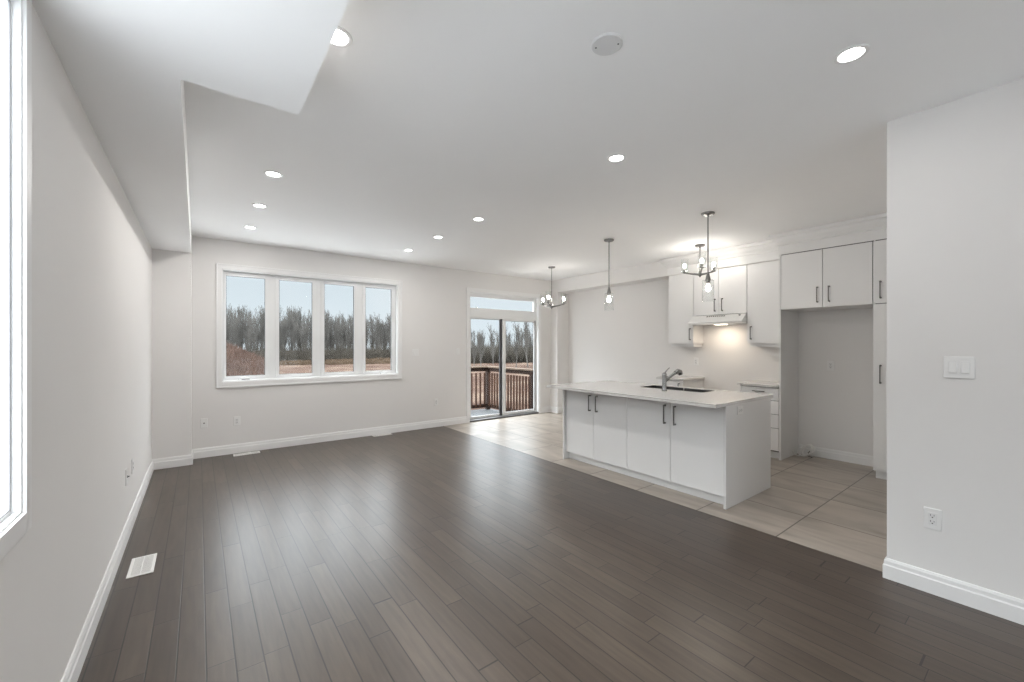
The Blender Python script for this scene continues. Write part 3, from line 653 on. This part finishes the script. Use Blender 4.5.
# ------------------------------------------------------------------ deck and railing
DZ = -.28; RX, RY = 6.03, 9.01
dk = thing('deck', 'pale wooden deck outside the sliding door', 'deck', (4.5, 7.8, DZ), kind='structure')
m = MB(); k = 2.6
while k < RX+.12: m.box(k, k+.136, YB+.17, RY+.1, DZ-.038, DZ); k += .142
m.build('deck_boards', M['deckboard'], dk)
MB().box(2.6, RX+.1, YB+.17, RY+.08, DZ-.26, DZ-.04).build('deck_frame', M['deck'], dk)
rl = thing('deck_railing', 'brown wooden railing with square pickets around the deck', 'railing', (RX, RY, DZ))
TOP = .85
capm = MB().prism([(2.6, RY-.07), (RX-.07, RY-.07), (RX-.07, YB+.2), (RX+.07, YB+.2), (RX+.07, RY+.07), (2.6, RY+.07)], 'z', TOP-.038, TOP)
tag(capm.build('top_rail', M['deckcap'], rl, .004), 'pale top rail')
m = MB(); m.box(2.6, RX-.045, RY-.019, RY+.019, TOP-.13, TOP-.04).box(RX-.019, RX+.019, YB+.2, RY-.045, TOP-.13, TOP-.04); m.build('upper_rail', M['deck'], rl, .003)
m = MB(); m.box(2.6, RX-.045, RY-.019, RY+.019, DZ+.06, DZ+.15).box(RX-.019, RX+.019, YB+.2, RY-.045, DZ+.06, DZ+.15); m.build('bottom_rail', M['deck'], rl, .003)
for x, y in ((RX, RY), (4.1, RY), (RX, 7.2), (2.7, RY)): MB().box(x-.05, x+.05, y-.05, y+.05, DZ, TOP-.04).build('post', M['deck'], rl, .004)
pk = None
def picket(x, y):
    global pk
    if pk is None:
        pk = MB().box(-.018, .018, -.018, .018, 0, .86).build('picket', M['picket'], None, .002); o = pk; pk.parent = rl
    else:
        o = pk.copy(); COL.objects.link(o); o.parent = rl
    o.location = (x-RX, y-RY, .10)
x = RX-.13
while x > 3.3:
    if abs(x-4.1) > .06: picket(x, RY-.037)
    x -= .13
y = RY-.13
while y > YB+.3:
    if abs(y-7.2) > .06: picket(RX-.037, y)
    y -= .115

# ------------------------------------------------------------------ outdoors: field, brush, bare trees
def gz(x, y):
    z = -.55+.12*math.sin(x*.21+1)*math.cos(y*.17)
    d2 = ((x-.2)/2.9)**2+((y-33)/8.0)**2
    return z+1.9*math.exp(-d2)
m = MB(); NX, NY = 150, 120; vs = []; fs_ = []
for j in range(NY+1):
    y = 6.9+(j/NY)**1.5*150
    for i in range(NX+1):
        x = -90+260*i/NX if y > 60 else -40+130*i/NX
        vs.append((x, y, gz(x, y)))
for j in range(NY):
    for i in range(NX): a = j*(NX+1)+i; fs_.append((a, a+1, a+NX+2, a+NX+1))
m.add(vs, fs_)
g = m.build('ground', M['field'], None, smooth=True); tag(g, 'dry tan and rust red field outside the windows', 'field', None, 'structure')

struct('ground.001', MB().prism([(-60, -60), (60, -60), (60, YR-.3), (XL-.2, YR-.3), (XL-.2, 6.9), (-60, 6.9)], 'z', -.75, -.6), M['bounce_ground_grey'], 'pale ground added outside the left and rear windows to bounce light indoors', 'ground')  # ground added as a reflector, throwing daylight up through the windows
struct('ground.002', MB().box(XL-.2, 5.9, 6.75, 21, -.75, -.42), M['bounce_ground'], 'pale ground added next to the house under the deck to bounce light indoors', 'ground')  # pale slab added, mostly out of view, to bounce light up to the ceiling
def tree_mesh(name, h, seed, spread=1.0, levels=4, tw=.0065):
    R = random.Random(seed); m = MB()
    def br(p, d, L, r, lv):
        n = 3 if lv > 1 else 4; pts = [p]; q = p; dd = d.copy(); rr = [r]
        for k in range(n):
            dd = (dd+Vector((R.uniform(-1, 1), R.uniform(-1, 1), R.uniform(-.3, .9)))*.13).normalized(); q = q+dd*L/n; pts.append(q); rr.append(max(r*(1-.62*(k+1)/n), tw*.8))
        m.tube(pts, rr, 3 if lv > 0 else 6, False)
        if lv >= levels: return
        c = {0: 24, 1: 7, 2: 4, 3: 3}[lv]
        for k in range(c):
            f = R.uniform(.08 if lv == 0 else .12, 1.0); i = min(int(f*n), n-1); b = pts[i].lerp(pts[i+1], f*n-i)
            a = R.uniform(0, 2*PI); side = Vector((math.cos(a), math.sin(a), 0)); ax = (pts[i+1]-pts[i]).normalized()
            nd = (ax*R.uniform(.6, 1.0)+side*R.uniform(.15, .6)*spread+Vector((0, 0, .5))).normalized()
            br(b, nd, L*R.uniform(.34, .58)*(1.15-f*.45), max(rr[i]*R.uniform(.4, .6), tw), lv+1)
    br(Vector((0, 0, 0)), Vector((R.uniform(-.05, .05), R.uniform(-.05, .05), 1)).normalized(), h*.82, h*.014, 0)
    k = h/max(v[2] for v in m.v); m.v = [(v[0]*k, v[1]*k, v[2]*k) for v in m.v]
    return m.build(name, M['bark'], None, flip=False)
protos = [tree_mesh('bare_tree', 7.0, s, sp) for s, sp in ((1, .8), (2, .95), (3, .7), (4, .9), (5, .65))]
used = set()
def place_tree(x, y, s, label, group, i=None):
    i = random.randrange(len(protos)) if i is None else i; p = protos[i]
    o = p if i not in used else p.copy()
    if i in used: COL.objects.link(o)
    used.add(i); o.location = (x, y, gz(x, y)-.05); o.scale = (s, s, s); o.rotation_euler = (0, 0, random.uniform(0, 6.28))
    tag(o, label, 'tree', group)
def ray_xy(u, d):
    a = (u-512)/F; return (math.sin(TH)+math.cos(TH)*a)*d, (math.cos(TH)-math.sin(TH)*a)*d
rt = random.Random(11)
WIN_L = 'bare grey tree in the treeline seen through the wide window'
WIN_D = 'bare tree in the woods seen through the sliding door'
for row, y0 in enumerate((59, 63, 67, 71)):                     # woods beyond the field, seen through the wide window
    k = 1.5+row*.4
    while k < 33:
        place_tree(k+rt.uniform(-.35, .35), y0+rt.uniform(-1.2, 1.2), rt.uniform(.84, 1.06)*(y0/60)*(1.0-.0035*k), WIN_L, 'treeline beyond the field'); k += 1.05
for k in range(26):
    x, y = ray_xy(rt.uniform(455, 560), rt.uniform(52, 66)); place_tree(x, y, rt.uniform(.52, .68), WIN_D, 'woods beyond the deck')
for u, d, s in ((481, 33, .62), (516, 34, .78), (528, 36, .92), (505, 40, .8), (540, 33, .8), (474, 38, .75), (493, 42, .85), (552, 36, .9)):
    x, y = ray_xy(u, d); place_tree(x, y, s*.74, 'nearer bare tree with open branches seen through the sliding door', 'bare trees past the deck rail')

def brush(name, mat, n, reg, h, label, seed, w=.02):
    """a tangle of upright twigs nobody could count"""
    R = random.Random(seed); m = MB()
    for k in range(n):
        x, y = reg(R); z = gz(x, y)-.05; hh = h(x, y)*R.uniform(.45, 1.1); p = Vector((x, y, z))
        for j in range(4):
            d = Vector((R.uniform(-.45, .45), R.uniform(-.45, .45), 1)).normalized(); q = p+d*hh*R.uniform(.6, 1)
            s = Vector((R.uniform(-1, 1), R.uniform(-1, 1), 0)).normalized()*w
            mid = p.lerp(q, .55)+Vector((R.uniform(-.1, .1), R.uniform(-.1, .1), 0))*hh*.5
            m.add([p-s, p+s, mid+s*.8, mid-s*.8, q], [(0, 1, 2, 3), (3, 2, 4)])
            for jj in range(2):
                e = mid+Vector((R.uniform(-.5, .5), R.uniform(-.5, .5), R.uniform(.3, .8)))*hh*.45; m.add([mid-s*.6, mid+s*.6, e], [(0, 1, 2)])
    o = m.build(name, mat, None, flip=False); tag(o, label, 'undergrowth', None, 'stuff'); return o
def reg1(R): return R.uniform(0, 44), R.uniform(53, 64)
brush('underbrush', M['brush'], 6000, reg1, lambda x, y: 1.5+1.7*random.random()**2, 'brown grey undergrowth at the foot of the distant treeline', 3, .014)
def reg1b(R): return R.uniform(0, 19.5), R.uniform(43, 50.5)
M['tanbrush'] = noisy(pbsdf('tan_grass', (0.09, 0.066, 0.0465), .95, spec=.02), .8, .3)
brush('tall_grass', M['tanbrush'], 2600, reg1b, lambda x, y: .55, 'dry tan grass in front of the distant undergrowth', 9, .02)
def reg2(R): x, y = ray_xy(R.uniform(450, 565), R.uniform(44, 58)); return x, y
brush('underbrush', M['brush'], 3600, reg2, lambda x, y: 2.3, 'dense leafless thicket seen above the deck railing', 4, .020)
def reg3(R): x, y = ray_xy(R.uniform(212, 274), R.uniform(19, 38)); return x, y
brush('red_brush', M['redbrush'], 3000, reg3, lambda x, y: .75, 'rust red brush on the mound outside the leftmost pane', 5, .012)
